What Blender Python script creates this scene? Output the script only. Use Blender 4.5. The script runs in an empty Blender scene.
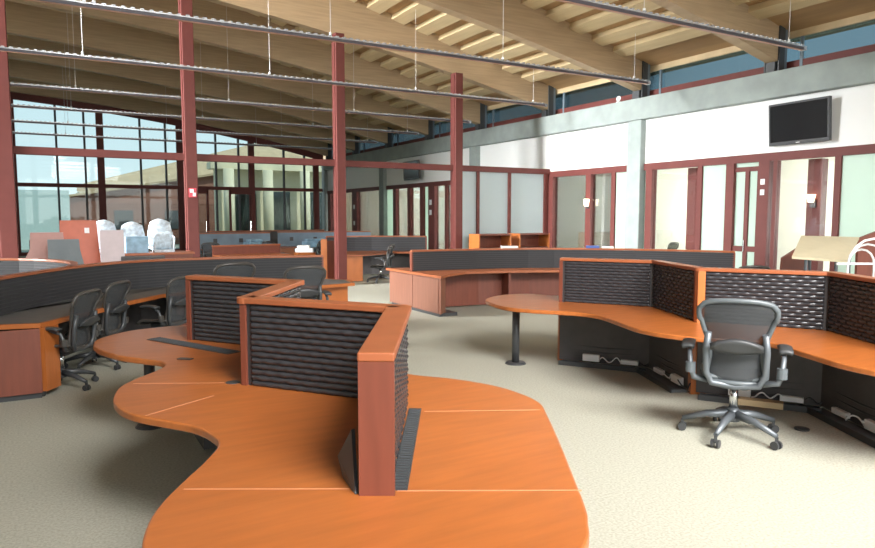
import bpy, bmesh, math, random
from mathutils import Vector, Matrix
random.seed(7)
S = bpy.context.scene
COL = S.collection
PI = math.pi
# ---------------------------------------------------------------- camera
cam = bpy.data.objects.new('camera', bpy.data.cameras.new('camera')); COL.objects.link(cam)
cam.location = (0, 0, 1.8)
cam.rotation_euler = (math.radians(90) - math.atan(59/672), 0, math.radians(-30))
cam.data.sensor_width = 36; cam.data.lens = 672/875*36
cam.data.clip_end = 400
S.camera = cam
# ---------------------------------------------------------------- world, lights, exposure
w = bpy.data.worlds.new('sky'); S.world = w; w.use_nodes = True
nt = w.node_tree; bgn = nt.nodes['Background']
tc = nt.nodes.new('ShaderNodeTexCoord'); sp = nt.nodes.new('ShaderNodeSeparateXYZ')
cr = nt.nodes.new('ShaderNodeValToRGB')
nt.links.new(tc.outputs['Generated'], sp.inputs[0]); nt.links.new(sp.outputs['Z'], cr.inputs[0])
cr.color_ramp.elements[0].position = 0.0; cr.color_ramp.elements[0].color = (.72, .80, .82, 1)
cr.color_ramp.elements[1].position = 0.6; cr.color_ramp.elements[1].color = (.42, .62, .80, 1)
nt.links.new(cr.outputs[0], bgn.inputs[0]); bgn.inputs[1].default_value = 1.5
S.view_settings.view_transform = 'Standard'; S.view_settings.look = 'None'
S.view_settings.gamma = 1; S.view_settings.use_curve_mapping = False
S.view_settings.exposure = 0.0

sun = bpy.data.lights.new('sun', 'SUN'); sun.energy = 3.2; sun.angle = .02; sun.color = (1, .93, .80)
sun_o = bpy.data.objects.new('sun', sun); COL.objects.link(sun_o); sun_o.location = (30, -10, 40)
sun_o.rotation_euler = Vector((-.45, .75, -1.0)).to_track_quat('-Z', 'Y').to_euler()
def area(name, loc, target, sx, sy, power, color):
    l = bpy.data.lights.new(name, 'AREA'); l.shape = 'RECTANGLE'; l.size = sx; l.size_y = sy
    l.energy = power; l.color = color
    o = bpy.data.objects.new(name, l); COL.objects.link(o); o.location = loc
    o.rotation_euler = (Vector(target) - Vector(loc)).to_track_quat('-Z', 'Y').to_euler()
    return o
# daylight through assumed glazing behind the camera and the offices' outer windows, plus added fills
area('rear_window_light', (5, -7.6, 3.0), (9, 10, 1.5), 14, 4.5, 650, (1, .97, .92))
area('near_floor_fill', (3.5, -3.0, 6.4), (5.5, 5.0, 0), 6, 3, 820, (1, .98, .95)).data.spread = math.radians(85)  # added fill lamp for the near floor and desk, no roof opening there
area('right_wall_fill', (-6.0, 14.5, 8.0), (13.2, 14.0, 3.0), 3, 32, 4700, (.97, .99, 1)).data.spread = math.radians(62)  # added fill lamp out of view, whitens the right wall band

# ---------------------------------------------------------------- materials
MATS = {}
def mat(name, col, rough=.6, metal=0, var=.0, scale=8, stretch=(1,1,1), bump=0, bscale=None, col2=None, spec=.5, coat=0):
    if name in MATS: return MATS[name]
    m = bpy.data.materials.new(name); m.use_nodes = True; t = m.node_tree; n = t.nodes; l = t.links
    b = n['Principled BSDF']; b.inputs['Roughness'].default_value = rough; b.inputs['Metallic'].default_value = metal
    b.inputs['Specular IOR Level'].default_value = spec
    b.inputs['Coat Weight'].default_value = coat; b.inputs['Coat Roughness'].default_value = .15
    tcn = n.new('ShaderNodeTexCoord'); mp = n.new('ShaderNodeMapping'); mp.inputs['Scale'].default_value = stretch
    l.new(tcn.outputs['Object'], mp.inputs[0])
    nz = n.new('ShaderNodeTexNoise'); nz.inputs['Scale'].default_value = scale; nz.inputs['Detail'].default_value = 5
    l.new(mp.outputs[0], nz.inputs['Vector'])
    r = n.new('ShaderNodeValToRGB')
    c1 = [max(0, c*(1-var)) for c in col]; c2 = list(col2) if col2 else [min(1, c*(1+var)) for c in col]
    r.color_ramp.elements[0].position = .32; r.color_ramp.elements[1].position = .68
    r.color_ramp.elements[0].color = (*c1, 1); r.color_ramp.elements[1].color = (*c2, 1)
    l.new(nz.outputs[0], r.inputs[0]); l.new(r.outputs[0], b.inputs['Base Color'])
    if bump:
        nb = n.new('ShaderNodeTexNoise'); nb.inputs['Scale'].default_value = bscale or scale*4
        l.new(mp.outputs[0], nb.inputs['Vector'])
        bp = n.new('ShaderNodeBump'); bp.inputs['Strength'].default_value = bump; bp.inputs['Distance'].default_value = .01
        l.new(nb.outputs[0], bp.inputs['Height']); l.new(bp.outputs[0], b.inputs['Normal'])
    MATS[name] = m; return m
def glass(name, tint=(1,1,1), refl=.12):
    m = bpy.data.materials.new(name); m.use_nodes = True; t = m.node_tree; n = t.nodes; l = t.links
    n.remove(n['Principled BSDF']); out = n['Material Output']
    tr = n.new('ShaderNodeBsdfTransparent'); tr.inputs[0].default_value = (*tint, 1)
    g = n.new('ShaderNodeBsdfGlossy'); g.inputs['Roughness'].default_value = .03
    f = n.new('ShaderNodeFresnel'); f.inputs[0].default_value = 1.45
    a = n.new('ShaderNodeMath'); a.operation = 'MULTIPLY_ADD'; a.inputs[1].default_value = .8; a.inputs[2].default_value = refl*.2
    l.new(f.outputs[0], a.inputs[0])
    mx = n.new('ShaderNodeMixShader'); l.new(a.outputs[0], mx.inputs[0]); l.new(tr.outputs[0], mx.inputs[1]); l.new(g.outputs[0], mx.inputs[2])
    l.new(mx.outputs[0], out.inputs[0]); MATS[name] = m; return m
def frosted(name, col):
    m = bpy.data.materials.new(name); m.use_nodes = True; t = m.node_tree; n = t.nodes; l = t.links
    out = n['Material Output']; b = n['Principled BSDF']; b.inputs['Base Color'].default_value = (*col, 1); b.inputs['Roughness'].default_value = .35
    tl = n.new('ShaderNodeBsdfTranslucent'); tl.inputs[0].default_value = (*col, 1)
    nz = n.new('ShaderNodeTexNoise'); nz.inputs['Scale'].default_value = 1.2
    mr = n.new('ShaderNodeMapRange'); mr.inputs['To Min'].default_value = .45; mr.inputs['To Max'].default_value = .6
    l.new(nz.outputs[0], mr.inputs[0])
    mx = n.new('ShaderNodeMixShader'); l.new(mr.outputs[0], mx.inputs[0]); l.new(b.outputs[0], mx.inputs[1]); l.new(tl.outputs[0], mx.inputs[2])
    l.new(mx.outputs[0], out.inputs[0]); MATS[name] = m; return m
def emit(name, col, s):
    m = bpy.data.materials.new(name); m.use_nodes = True; b = m.node_tree.nodes['Principled BSDF']
    b.inputs['Base Color'].default_value = (*col, 1); b.inputs['Emission Color'].default_value = (*col, 1); b.inputs['Emission Strength'].default_value = s
    MATS[name] = m; return m
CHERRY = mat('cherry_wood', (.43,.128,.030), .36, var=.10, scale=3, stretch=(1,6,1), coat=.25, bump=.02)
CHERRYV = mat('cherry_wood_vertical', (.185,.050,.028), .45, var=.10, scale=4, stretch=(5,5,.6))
EDGE = mat('cherry_edge', (.34,.105,.042), .35, var=.08, scale=6)
SEAM = mat('seam_light', (.66,.30,.16), .3)
SLAT = mat('slat_black', (.038,.038,.043), .22, var=.1, scale=12)
CORE = mat('panel_core', (.042,.041,.043), .6)
DARK = mat('dark_laminate', (.07,.064,.064), .55, var=.1)
GREYTOP = mat('grey_worktop', (.13,.13,.13), .5, var=.1)
METAL = mat('grey_metal', (.13,.145,.16), .42, metal=.4)
BLACKM = mat('black_metal', (.045,.047,.05), .4)
CHROME = mat('chrome', (.7,.72,.74), .2, metal=1)
REDSTEEL = mat('red_steel', (.145,.040,.034), .55, var=.06, scale=5, spec=.3)
CONC = mat('concrete', (.30,.345,.33), .8, var=.10, scale=2.5, bump=.15)
WHITE = mat('white_paint', (.86,.87,.86), .8)
OFFW = mat('office_paint', (.84,.86,.78), .8)
GLULAM = mat('glulam', (.50,.365,.225), .6, var=.10, scale=2.2, stretch=(.5,.5,9), bump=.05)
DECK = mat('plywood_deck', (.46,.29,.14), .6, var=.10, scale=2, stretch=(3,.4,1))
PALE = mat('pale_board', (.64,.50,.29), .65, var=.07, scale=2, stretch=(4,.4,1))
TRIMB = mat('timber_trim', (.62,.48,.28), .6, var=.08, scale=3)
STEELG = mat('blue_grey_steel', (.16,.21,.25), .5)
STEELD = mat('dark_steel', (.06,.065,.07), .5)
CARPET = mat('carpet', (.37,.365,.30), .95, scale=60, col2=(.50,.495,.42), bump=.6, bscale=220, spec=.1)
CLEAR = glass('clear_glass'); CLER = glass('clerestory_glass', (.40,.50,.54), .2)
GABG = glass('gable_glass', (.80,.88,.88), .0)
FROST = frosted('frosted_glass', (.80,.88,.91)); FROSTG = frosted('frosted_green', (.62,.73,.67))
MESHM = mat('chair_mesh', (.055,.060,.065), .6, var=.3, scale=150)
_t = MESHM.node_tree; _x = _t.nodes.new('ShaderNodeMixShader'); _x.inputs[0].default_value = .30
_tr = _t.nodes.new('ShaderNodeBsdfTransparent')
_t.links.new(_t.nodes['Principled BSDF'].outputs[0], _x.inputs[1]); _t.links.new(_tr.outputs[0], _x.inputs[2]); _t.links.new(_x.outputs[0], _t.nodes['Material Output'].inputs[0])
FRAMEC = mat('chair_frame', (.10,.115,.125), .38)
SCREEN = mat('screen_black', (.012,.013,.015), .15)
PLAST = mat('white_plastic', (.8,.8,.8), .4)

# ---------------------------------------------------------------- mesh builder
class MB:
    def __init__(s): s.v = []; s.f = []; s.smooth = False
    def add(s, vs, fs):
        k = len(s.v); s.v += [tuple(v) for v in vs]; s.f += [tuple(i+k for i in f) for f in fs]; return s
    def box(s, x0, x1, y0, y1, z0, z1):
        return s.hexa([(x0,y0,z0),(x1,y0,z0),(x1,y1,z0),(x0,y1,z0),(x0,y0,z1),(x1,y0,z1),(x1,y1,z1),(x0,y1,z1)])
    def hexa(s, p): return s.add(p, [(3,2,1,0),(4,5,6,7),(0,1,5,4),(1,2,6,5),(2,3,7,6),(3,0,4,7)])
    def bar(s, a, b, w, z0, z1, e=0):        # upright wall-like bar between plan points a and b
        a = Vector(a[:2]); b = Vector(b[:2]); d = (b-a).normalized(); n = Vector((-d.y, d.x))*w/2
        a = a-d*e; b = b+d*e
        q = [a-n, b-n, b+n, a+n]
        return s.hexa([(*p, z0) for p in q] + [(*p, z1) for p in q])
    def prism(s, pts, z0, z1):
        n = len(pts); ar = sum(pts[i][0]*pts[(i+1)%n][1]-pts[(i+1)%n][0]*pts[i][1] for i in range(n))
        if ar < 0: pts = pts[::-1]
        vs = [(p[0],p[1],z0) for p in pts] + [(p[0],p[1],z1) for p in pts]
        fs = [tuple(range(n-1,-1,-1)), tuple(range(n,2*n))] + [(i,(i+1)%n,n+(i+1)%n,n+i) for i in range(n)]
        return s.add(vs, fs)
    def tube(s, pts, r, n=8, closed=False, cap=True):
        P = [Vector(p) for p in pts]; m = len(P); R = r if isinstance(r,(list,tuple)) else [r]*m
        up = Vector((0,0,1)); vs = []; fs = []; prev = None
        for i, p in enumerate(P):
            if closed: t = P[(i+1)%m]-P[i-1]
            else: t = (P[min(i+1,m-1)]-P[max(i-1,0)])
            t = t.normalized()
            if prev is None:
                a = up.cross(t)
                if a.length < .05: a = Vector((1,0,0)).cross(t)
            else: a = prev - t*prev.dot(t)
            a.normalize(); b = t.cross(a); prev = a
            vs += [p + (a*math.cos(2*PI*k/n)+b*math.sin(2*PI*k/n))*R[i] for k in range(n)]
        for i in range(m if closed else m-1):
            j = (i+1)%m
            for k in range(n): fs.append((i*n+k, i*n+(k+1)%n, j*n+(k+1)%n, j*n+k))
        if cap and not closed: fs += [tuple(range(n-1,-1,-1)), tuple(range((m-1)*n, m*n))]
        return s.add(vs, fs)
    def cyl(s, c, r, z0, z1, n=16, r2=None):
        r2 = r if r2 is None else r2
        vs = [(c[0]+r*math.cos(2*PI*k/n), c[1]+r*math.sin(2*PI*k/n), z0) for k in range(n)]
        vs += [(c[0]+r2*math.cos(2*PI*k/n), c[1]+r2*math.sin(2*PI*k/n), z1) for k in range(n)]
        return s.add(vs, [tuple(range(n-1,-1,-1)), tuple(range(n,2*n))]+[(k,(k+1)%n,n+(k+1)%n,n+k) for k in range(n)])
    def grid(s, fn, nu, nv, th):             # a curved sheet with thickness th (offset along fn's normal estimate)
        p = [[Vector(fn(i/nu, j/nv)) for j in range(nv+1)] for i in range(nu+1)]
        top = []; bot = []
        for i in range(nu+1):
            for j in range(nv+1):
                du = p[min(i+1,nu)][j]-p[max(i-1,0)][j]; dv = p[i][min(j+1,nv)]-p[i][max(j-1,0)]
                n = du.cross(dv).normalized()*th/2
                top.append(p[i][j]+n); bot.append(p[i][j]-n)
        m = nv+1; N = len(top); fs = []
        for i in range(nu):
            for j in range(nv):
                a,b,c,d = i*m+j,(i+1)*m+j,(i+1)*m+j+1,i*m+j+1
                fs += [(a,b,c,d),(N+d,N+c,N+b,N+a)]
        rim = [i*m for i in range(nu+1)] + [nu*m+j for j in range(1,nv+1)] + [i*m+nv for i in range(nu-1,-1,-1)] + [j for j in range(nv-1,0,-1)]
        for k in range(len(rim)): a,b = rim[k],rim[(k+1)%len(rim)]; fs.append((b,a,N+a,N+b))
        return s.add(top+bot, fs)
    def build(s, name, m, parent=None, bevel=0, smooth=False, origin=None):
        if parent is not None: off = ROOT(parent)
        elif origin is not None: off = Vector(origin)
        else:
            xs = [v[0] for v in s.v]; ys = [v[1] for v in s.v]; zs = [v[2] for v in s.v]
            off = Vector(((min(xs)+max(xs))/2, (min(ys)+max(ys))/2, min(zs)))
        me = bpy.data.meshes.new(name); me.from_pydata([(v[0]-off.x, v[1]-off.y, v[2]-off.z) for v in s.v], [], s.f)
        me.materials.append(m)
        if smooth:
            for p in me.polygons: p.use_smooth = len(p.vertices) <= 4
        o = bpy.data.objects.new(name, me); COL.objects.link(o)
        if parent is not None: o.parent = parent
        else: o.location = off
        if bevel:
            b = o.modifiers.new('bevel', 'BEVEL'); b.width = bevel; b.segments = 2; b.limit_method = 'ANGLE'; b.angle_limit = math.radians(50)
        return o
def ROOT(o):
    v = Vector((0,0,0))
    while o is not None: v += Vector(o.location); o = o.parent
    return v
def thing(name, label, cat, loc, group=None, rz=0):
    o = bpy.data.objects.new(name, None); COL.objects.link(o); o.location = loc; o.rotation_euler = (0,0,rz); o.empty_display_size = .2
    o['label'] = label; o['category'] = cat
    if group: o['group'] = group
    return o
def tag(o, label=None, cat=None, group=None, kind=None):
    if label: o['label'] = label
    if cat: o['category'] = cat
    if group: o['group'] = group
    if kind: o['kind'] = kind
    return o
def struct(o, label=None): o['kind'] = 'structure'; 
def st(mb, name, m, label, cat, parent=None, bevel=0):
    o = mb.build(name, m, parent, bevel)
    if parent is None: o['kind'] = 'structure'; o['label'] = label; o['category'] = cat
    return o
def copy_tree(o, loc, rz, scale=None):
    r = o.copy(); COL.objects.link(r); r.location = loc; r.rotation_euler = (0,0,rz)
    if scale: r.scale = (scale,)*3
    for ch in o.children:
        c = ch.copy(); COL.objects.link(c); c.parent = r
        for g in ch.children:
            d = g.copy(); COL.objects.link(d); d.parent = c
    return r
def place(o, name, m, parent, loc, rot=(0,0,0), label=None):     # an instance of mesh-data o under parent
    c = bpy.data.objects.new(name, o); COL.objects.link(c); c.parent = parent
    c.location = Vector(loc) - (ROOT(parent) if parent else Vector((0,0,0))); c.rotation_euler = rot; return c
def catmull(pts, n=6, closed=True):
    out = []; N = len(pts)
    for i in range(N if closed else N-1):
        g = lambda k: Vector(pts[k%N]) if closed else Vector(pts[max(0,min(N-1,k))])
        p0,p1,p2,p3 = g(i-1),g(i),g(i+1),g(i+2)
        for k in range(n):
            t = k/n
            out.append(.5*((2*p1)+(p2-p0)*t+(2*p0-5*p1+4*p2-p3)*t*t+(3*p1-p0-3*p2+p3)*t**3))
    if not closed: out.append(Vector(pts[-1]))
    return out

# ================================================================ SETTING
XW = 13.2                                   # plane of the office glazing
Y0, Y1 = -8.0, 35.2
def ztop(X): return 5.65 + .255*(XW-X)
def zbot(X): u = XW-X; return 4.95 + .235*u - .006*u*u
st(MB().box(-8, 18.2, Y0, Y1, -.2, 0), 'floor', CARPET, 'beige grey speckled carpet over the whole room', 'floor')
ground = mat('outside_ground', (.30,.30,.24), .9, var=.15, scale=.6)
st(MB().box(-50, 60, Y1, 110, -.4, -.12), 'ground', ground, 'pale paved ground outside the far glazed wall', 'ground')
st(MB().box(-8.3, -8, Y0, Y1, 0, 11.2), 'wall_left', OFFW, 'plain wall on the left beyond the frame', 'wall')

# ---- ceiling: plywood deck on glulam beams with pale boards between
deck = MB(); deck.hexa([(-8,Y0,ztop(-8)),(13.95,Y0,ztop(13.95)),(13.95,Y1+1.2,ztop(13.95)),(-8,Y1+1.2,ztop(-8)),
                        (-8,Y0,ztop(-8)+.2),(13.95,Y0,ztop(13.95)+.2),(13.95,Y1+1.2,ztop(13.95)+.2),(-8,Y1+1.2,ztop(-8)+.2)])
ceiling = st(deck, 'ceiling', DECK, 'sloping orange plywood roof deck above the timber beams', 'ceiling')
BY = [8.9 + 3.68*k for k in range(-3, 8)]
xs = [13.15 - i*(21.0/24) for i in range(25)]
bm_ = None
for y in BY:
    if bm_ is None:
        b = MB(); bot = [(x, zbot(x)) for x in xs]; top = [(x, ztop(x)-.003) for x in xs]; n = len(xs)
        for yy in (y-.13, y+.13): b.v += [(x,yy,z) for x,z in bot] + [(x,yy,z) for x,z in top]
        m2 = 2*n
        for i in range(n-1):
            b.f += [(i+1,i,n+i,n+i+1), (m2+i,m2+i+1,m2+n+i+1,m2+n+i), (i,i+1,m2+i+1,m2+i), (n+i+1,n+i,m2+n+i,m2+n+i+1)]
        b.f += [(0,m2,m2+n,n), (n-1,2*n-1,m2+2*n-1,m2+n-1)]
        o = b.build('beam', GLULAM, ceiling); bm_ = o; by0 = y
    else:
        o = bm_.copy(); COL.objects.link(o); o.parent = ceiling; o.location = (0, y-by0, 0)
# pale boards, one per bay and course
sl = math.atan(.255)
pb = bpy.data.meshes.new('pale_board')
pm = MB().box(-.19, .19, -1.708, 1.708, -.13, 0); pb.from_pydata(pm.v, [], pm.f); pb.materials.append(PALE)
for yi, y in enumerate(BY[:-1]):
    yc = y + 1.84
    for k in range(22):
        x = 12.35 - k*.70
        if y < 0 and k > 8: continue
        c = place(pb, 'ceiling_board', PALE, ceiling, (x, yc, ztop(x)-.004), (0, sl, 0))
        c.rotation_euler.y = sl

# ---- right hand wall: concrete frame, white band, clerestory
col_y = [-2.55, 5.0, 12.55, 20.1, 27.65, 35.0]
st(MB().box(XW-.18, XW+.32, Y0, Y1, 4.20, 4.74), 'trim_1', CONC, 'long grey green concrete beam above the white wall band', 'beam', bevel=.02)
for i, y in enumerate(col_y):
    st(MB().box(XW-.17, XW+.28, y-.23, y+.23, 0, 4.195), 'trim_%d' % (i+2), CONC,
       'square grey concrete column against the office wall, %s' % ['behind the viewpoint','just outside the frame on the right','right of the frosted screen','seen just right of the fourth red column','between the third and fourth red columns','at the far glazed wall'][i], 'column', bevel=.02)
st(MB().box(XW+.0, XW+.18, Y0, Y1, 3.10, 4.198), 'wall_right', WHITE, 'bright white wall band between office glazing and concrete beam', 'wall')
# clerestory
cl = st(MB().box(XW+.30, XW+.40, Y0, Y1, 4.74, 4.98), 'window_1', REDSTEEL, 'blue grey clerestory strip window on a red sill above the concrete beam', 'window')
MB().box(XW+.34, XW+.36, Y0, Y1, 4.98, 5.44).build('pane', CLER, cl)
MB().box(XW+.28, XW+.50, Y0, Y1, 5.44, 5.58).build('timber_head', TRIMB, cl)
MB().box(XW+.33, XW+.6, Y0, Y1, 4.5, 4.739).build('ledge', CONC, cl)
for y in BY:
    MB().box(XW+.29, XW+.33, y-.45, y-.39, 4.74, 5.44).build('mullion', STEELG, cl)
    p = MB().box(XW-.06, XW+.12, y-.17, y-.14, 4.74, 5.72).box(XW-.06, XW+.12, y+.14, y+.17, 4.74, 5.72).build('beam_bracket', STEELD, cl)
    MB().box(XW+.12, XW+.20, y-.17, y+.17, 4.74, 5.60).build('post', STEELG, cl)
    MB().box(XW-.1, XW+.1, y-.10, y+.10, 4.74, 4.95).build('bearing', STEELD, cl)

# ---- office front: head, base, posts, panes
off = st(MB().box(XW-.03, XW+.12, Y0, Y1, 2.93, 3.10), 'window_2', REDSTEEL, 'dark red framed office glazing along the right hand wall', 'window')
MB().box(XW-.02, XW+.10, Y0, Y1, 0, .14).build('sill', REDSTEEL, off)
# (y centre, width)
POST = [(16.0,.30),(14.32,.20),(13.40,.14),(12.12,.20),(10.62,.12),(9.79,.20),(8.97,.24),(8.74,.08),(7.45,.12)]
POST += [(6.2,.14),(5.35,.14),(4.5,.2),(3.1,.14),(1.4,.14),(0,.2),(-3,.2)]
POST += [(17.2,.2),(18.6,.2),(19.7,.2),(20.45,.16),(22.2,.14),(23.25,.5),(24.05,.3),(25.2,.22),(26.55,.25),(28.1,.14),(31.0,.6),(34.45,.4)]
POST.sort()
for y, wd in POST:
    MB().box(XW-.06 if wd > .15 else XW-.02, XW+.12, y-wd/2, y+wd/2, 0, 2.94).build('mullion', REDSTEEL, off)
frost_spans = [(10.62,9.79),(9.79,8.97),(13.40,12.12),(7.45,6.2),(24.05,23.25),(28.1,26.55),(17.2,16.0),(19.7,18.6)]
for (ya, wa), (yb, wb) in zip(POST[:-1], POST[1:]):
    fr = any(abs(max(f)-yb) < .05 and abs(min(f)-ya) < .05 for f in frost_spans)
    MB().box(XW+.03, XW+.045, ya+wa/2, yb-wb/2, .14, 2.94).build('pane', FROSTG if fr else CLEAR, off)
# door leaf next to the wide post
dr = MB().box(XW-.02, XW+.025, 9.34, 9.43, .14, 2.8).box(XW-.02,XW+.025, 9.10,9.14,.14,2.8).box(XW-.015,XW+.02,9.10,9.69,1.0,1.12).box(XW-.015,XW+.02,9.10,9.69,2.74,2.84)
o = dr.build('door_1', REDSTEEL); o['kind'] = 'structure'; o['label'] = 'dark red framed glass office door left of the wide post'; o['category'] = 'door'
MB().tube([(XW-.05,9.40,1.0),(XW-.05,9.40,1.25)], .012, 6).build('door_handle', CHROME, o)
# recessed dark posts in the offices
for y, wd, n in ((10.93,.36,1),(7.92,.30,2)):
    st(MB().box(XW+.5, XW+.7, y-wd/2+.28, y+wd/2+.28, 0, 2.95), 'trim_%d' % (20+n), REDSTEEL, 'dark red pier standing inside the office, %s' % ('left of the frosted panes' if n==1 else 'carrying the lit wall sconce'), 'pier')
# office rooms
st(MB().box(XW+.15, 18.2, Y0, 34.8, 3.02, 3.12), 'ceiling_2', OFFW, 'pale ceiling inside the offices', 'ceiling')
bw = MB(); bw.box(18.0, 18.2, Y0, 34.8, 0, .95); bw.box(18.0, 18.2, Y0, 34.8, 2.7, 3.02)
wins = [(6.0,8.3),(9.6,11.9),(13.2,15.4),(17.2,19.6),(21,23.6),(25,27.4),(29,33.5)]
e = [Y0] + [v for a in wins for v in a] + [34.8]
for i in range(0, len(e), 2): bw.box(18.0, 18.2, e[i], e[i+1], .95, 2.7)
st(bw, 'wall_office', OFFW, 'pale outer wall of the offices with window openings', 'wall')
for i, y in enumerate((4.9, 8.9, 14.0, 16.1, 20.1, 24.2, 27.7, 31)):
    st(MB().box(XW+.3, 18.0, y+.05, y+.15, 0, 3.02), 'wall_office_%d' % (i+1), OFFW, 'pale cross wall between two offices', 'wall')
for i, (a, b_) in enumerate(wins):
    f = MB(); c = (a+b_)/2
    f.box(17.97,18.05,a,a+.06,.95,2.7).box(17.97,18.05,b_-.06,b_,.95,2.7).box(17.97,18.05,a,b_,.95,1.01).box(17.97,18.05,a,b_,2.64,2.7).box(17.97,18.05,c-.03,c+.03,.95,2.7)
    o = st(f, 'window_%d' % (i+10), WHITE, 'outer office window with white frame seen through the glazing', 'window')
    MB().box(18.02,18.03,a+.06,b_-.06,1.01,2.64).build('pane', CLEAR, o)
    area('office_daylight', (18.35, c, 1.85), (13, c, 1.6), b_-a, 1.7, 400 if c < 16 else 700, (1,.99,.94))
# near red portal: columns, rail, frosted screen
PY_ = 16.1
cols = [(-.70,.30),(2.84,.25),(6.43,.24),(9.90,.24)]
names = ['at the left edge of the frame','carrying the small red alarm plate','in the middle behind the near workstation','carrying the left end of the frosted screen']
for i, (x, wd) in enumerate(cols):
    o = st(MB().box(x-wd/2, x+wd/2, PY_-.15, PY_+.13, 0, zbot(x)+.01), 'trim_%d' % (30+i), REDSTEEL, 'tall slender dark red steel column %s' % names[i], 'column', bevel=.012)
    MB().box(x-wd/2-.02, x-wd/2, PY_-.10, PY_+.05, 0, zbot(x)-.05).build('flange', REDSTEEL, o)
st(MB().box(-8, 13.18, PY_-.07, PY_+.07, 3.02, 3.18), 'trim_40', REDSTEEL, 'horizontal dark red rail linking the tall red columns', 'rail', bevel=.01)
scr = MB().box(10.04, 13.10, PY_-.05, PY_+.05, 0, .14)
sc = st(scr, 'window_3', REDSTEEL, 'frosted blue glass screen in dark red frame between column and office wall', 'window')
for x, wd in ((10.60,.09),(11.70,.09),(13.05,.14)): MB().box(x-wd/2, x+wd/2, PY_-.06, PY_+.06, .14, 3.02).build('mullion', REDSTEEL, sc)
for a, b_ in ((10.04,10.555),(10.645,11.655),(11.745,12.98)): MB().box(a, b_, PY_-.01, PY_+.01, .14, 3.02).build('pane', FROST, sc)
# ---- far glazed gable wall
YG = 34.95
g = MB(); g.box(-8, 12.95, YG-.08, YG+.08, 3.05, 3.22).box(-8, 12.95, YG-.08, YG+.08, 0, .15)
gab = st(g, 'wall_far', REDSTEEL, 'far gable wall of glass in dark red frames', 'wall')
hx = [13.0 - i*1.05 for i in range(21)]
for i in range(20):
    a, b_ = hx[i], hx[i+1]; za, zb_ = zbot(a)-.28, zbot(b_)-.28
    MB().hexa([(b_,YG-.1,zb_),(a,YG-.1,za),(a,YG+.1,za),(b_,YG+.1,zb_),(b_,YG-.1,zb_+.5),(a,YG-.1,za+.5),(a,YG+.1,za+.5),(b_,YG+.1,zb_+.5)]).build('header', REDSTEEL, gab)
bx = -8.16
mull = []
while bx < 12.8:
    mull += [(bx+1.70,.09),(bx+2.82,.09),(bx+3.46,.30)]; bx += 3.46
for x, wd in mull:
    if x > 12.9: continue
    MB().box(x-wd/2, x+wd/2, YG-.07, YG+.07, .15, zbot(x)-.25).build('mullion', REDSTEEL if wd > .1 else STEELD, gab)
xs2 = [-8.0]+[m[0] for m in mull if m[0] < 12.9]+[12.95]
for a, b_ in zip(xs2[:-1], xs2[1:]):
    MB().box(a+.02, b_-.02, YG-.008, YG+.008, .15, 3.06).build('pane', GABG, gab)
    q = MB(); q.hexa([(a+.02,YG-.008,3.2),(b_-.02,YG-.008,3.2),(b_-.02,YG+.008,3.2),(a+.02,YG+.008,3.2),
        (a+.02,YG-.008,zbot(a)-.26),(b_-.02,YG-.008,zbot(b_)-.26),(b_-.02,YG+.008,zbot(b_)-.26),(a+.02,YG+.008,zbot(a)-.26)]); q.build('pane', GABG, gab)
for x, y in ((5.8,YG-.14),(8.0,YG-.14)):
    o = MB().box(x-.05,x+.05,y-.04,y+.06,0,3.05).box(x+1.05,x+1.15,y-.04,y+.06,0,3.05).box(x,x+1.1,y-.04,y+.06,2.85,3.05).build('door_%d' % (2 if x<7 else 3), REDSTEEL)
    tag(o, 'dark red framed glass door in the far gable wall, %s' % ('beside the alarm-plate column' if x < 7 else 'under the wide mullion'), 'door', kind='structure')
    MB().tube([(x+.98,y-.09,1.0),(x+.98,y-.09,1.5)], .02, 6).build('door_handle', CHROME, o)
# outside: red clad wing, tan roof wing, cream arcade
SID = mat('red_siding', (.30,.13,.09), .7, var=.1, scale=2)
TAN = mat('tan_roof', (.52,.38,.24), .8, var=.1, scale=2)
CREAM = mat('cream_render', (.72,.64,.46), .8, var=.08, scale=1)
wg = MB(); wg.hexa([(.25,47,-.12),(10.5,47,-.12),(10.5,53,-.12),(.25,53,-.12),(.25,47,2.72),(10.5,47,4.6),(10.5,53,4.6),(.25,53,2.72)])
wing = thing('building', 'red brown clapboard building wing outside the far glazing', 'building', (9,47,-.12))
wg.build('wall', SID, wing)
lap = MB()
for i in range(14): lap.box(.2, 10.5, 46.93, 47.0, -.1+i*.2, .04+i*.2)
tag(lap.build('siding', SID, wing), kind='stuff')
MB().hexa([(0,46.6,2.68),(10.8,46.6,4.64),(10.8,53,4.64),(0,53,2.68),(0,46.6,2.82),(10.8,46.6,4.78),(10.8,53,4.78),(0,53,2.82)]).build('roof', TAN, wing)
for x in (3.6, 6.6): 
    f = MB().box(x,x+1.1,46.85,46.95,.9,2.1).build('window', STEELD, wing)
w2 = thing('building', 'long tan roofed hall rising behind the clapboard wing', 'building', (14,60,-.12))
MB().box(2.2,26,60,70,-.12,3.7).build('wall', CREAM, w2)
MB().hexa([(2,59,3.6),(27,59,3.6),(27,64,9.5),(20,64,9.0),(2,59,4.1),(27,59,4.1),(27,64,9.8),(20,64,9.3)]).build('roof', TAN, w2)
arc = thing('building', 'cream sunlit arcade with round columns outside the right end of the far glazing', 'building', (13,39,-.12))
MB().box(9.0,24,43,43.4,-.12,4.6).build('wall', CREAM, arc)
MB().box(8.6,24,42.2,43.4,4.6,5.0).build('canopy', CREAM, arc)
for x in (9.6, 12.0, 14.4, 16.8): MB().cyl((x,42.0), .32, -.12, 4.6, 20).build('column', CREAM, arc, smooth=True)
for x in (10.2,12.4,14.8): MB().box(x,x+1.3,42.93,43.0,.3,3.3).build('window', CLER, arc)
wl = MB().box(-6,1.1,44,44.3,-.12,3.2)
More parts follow.
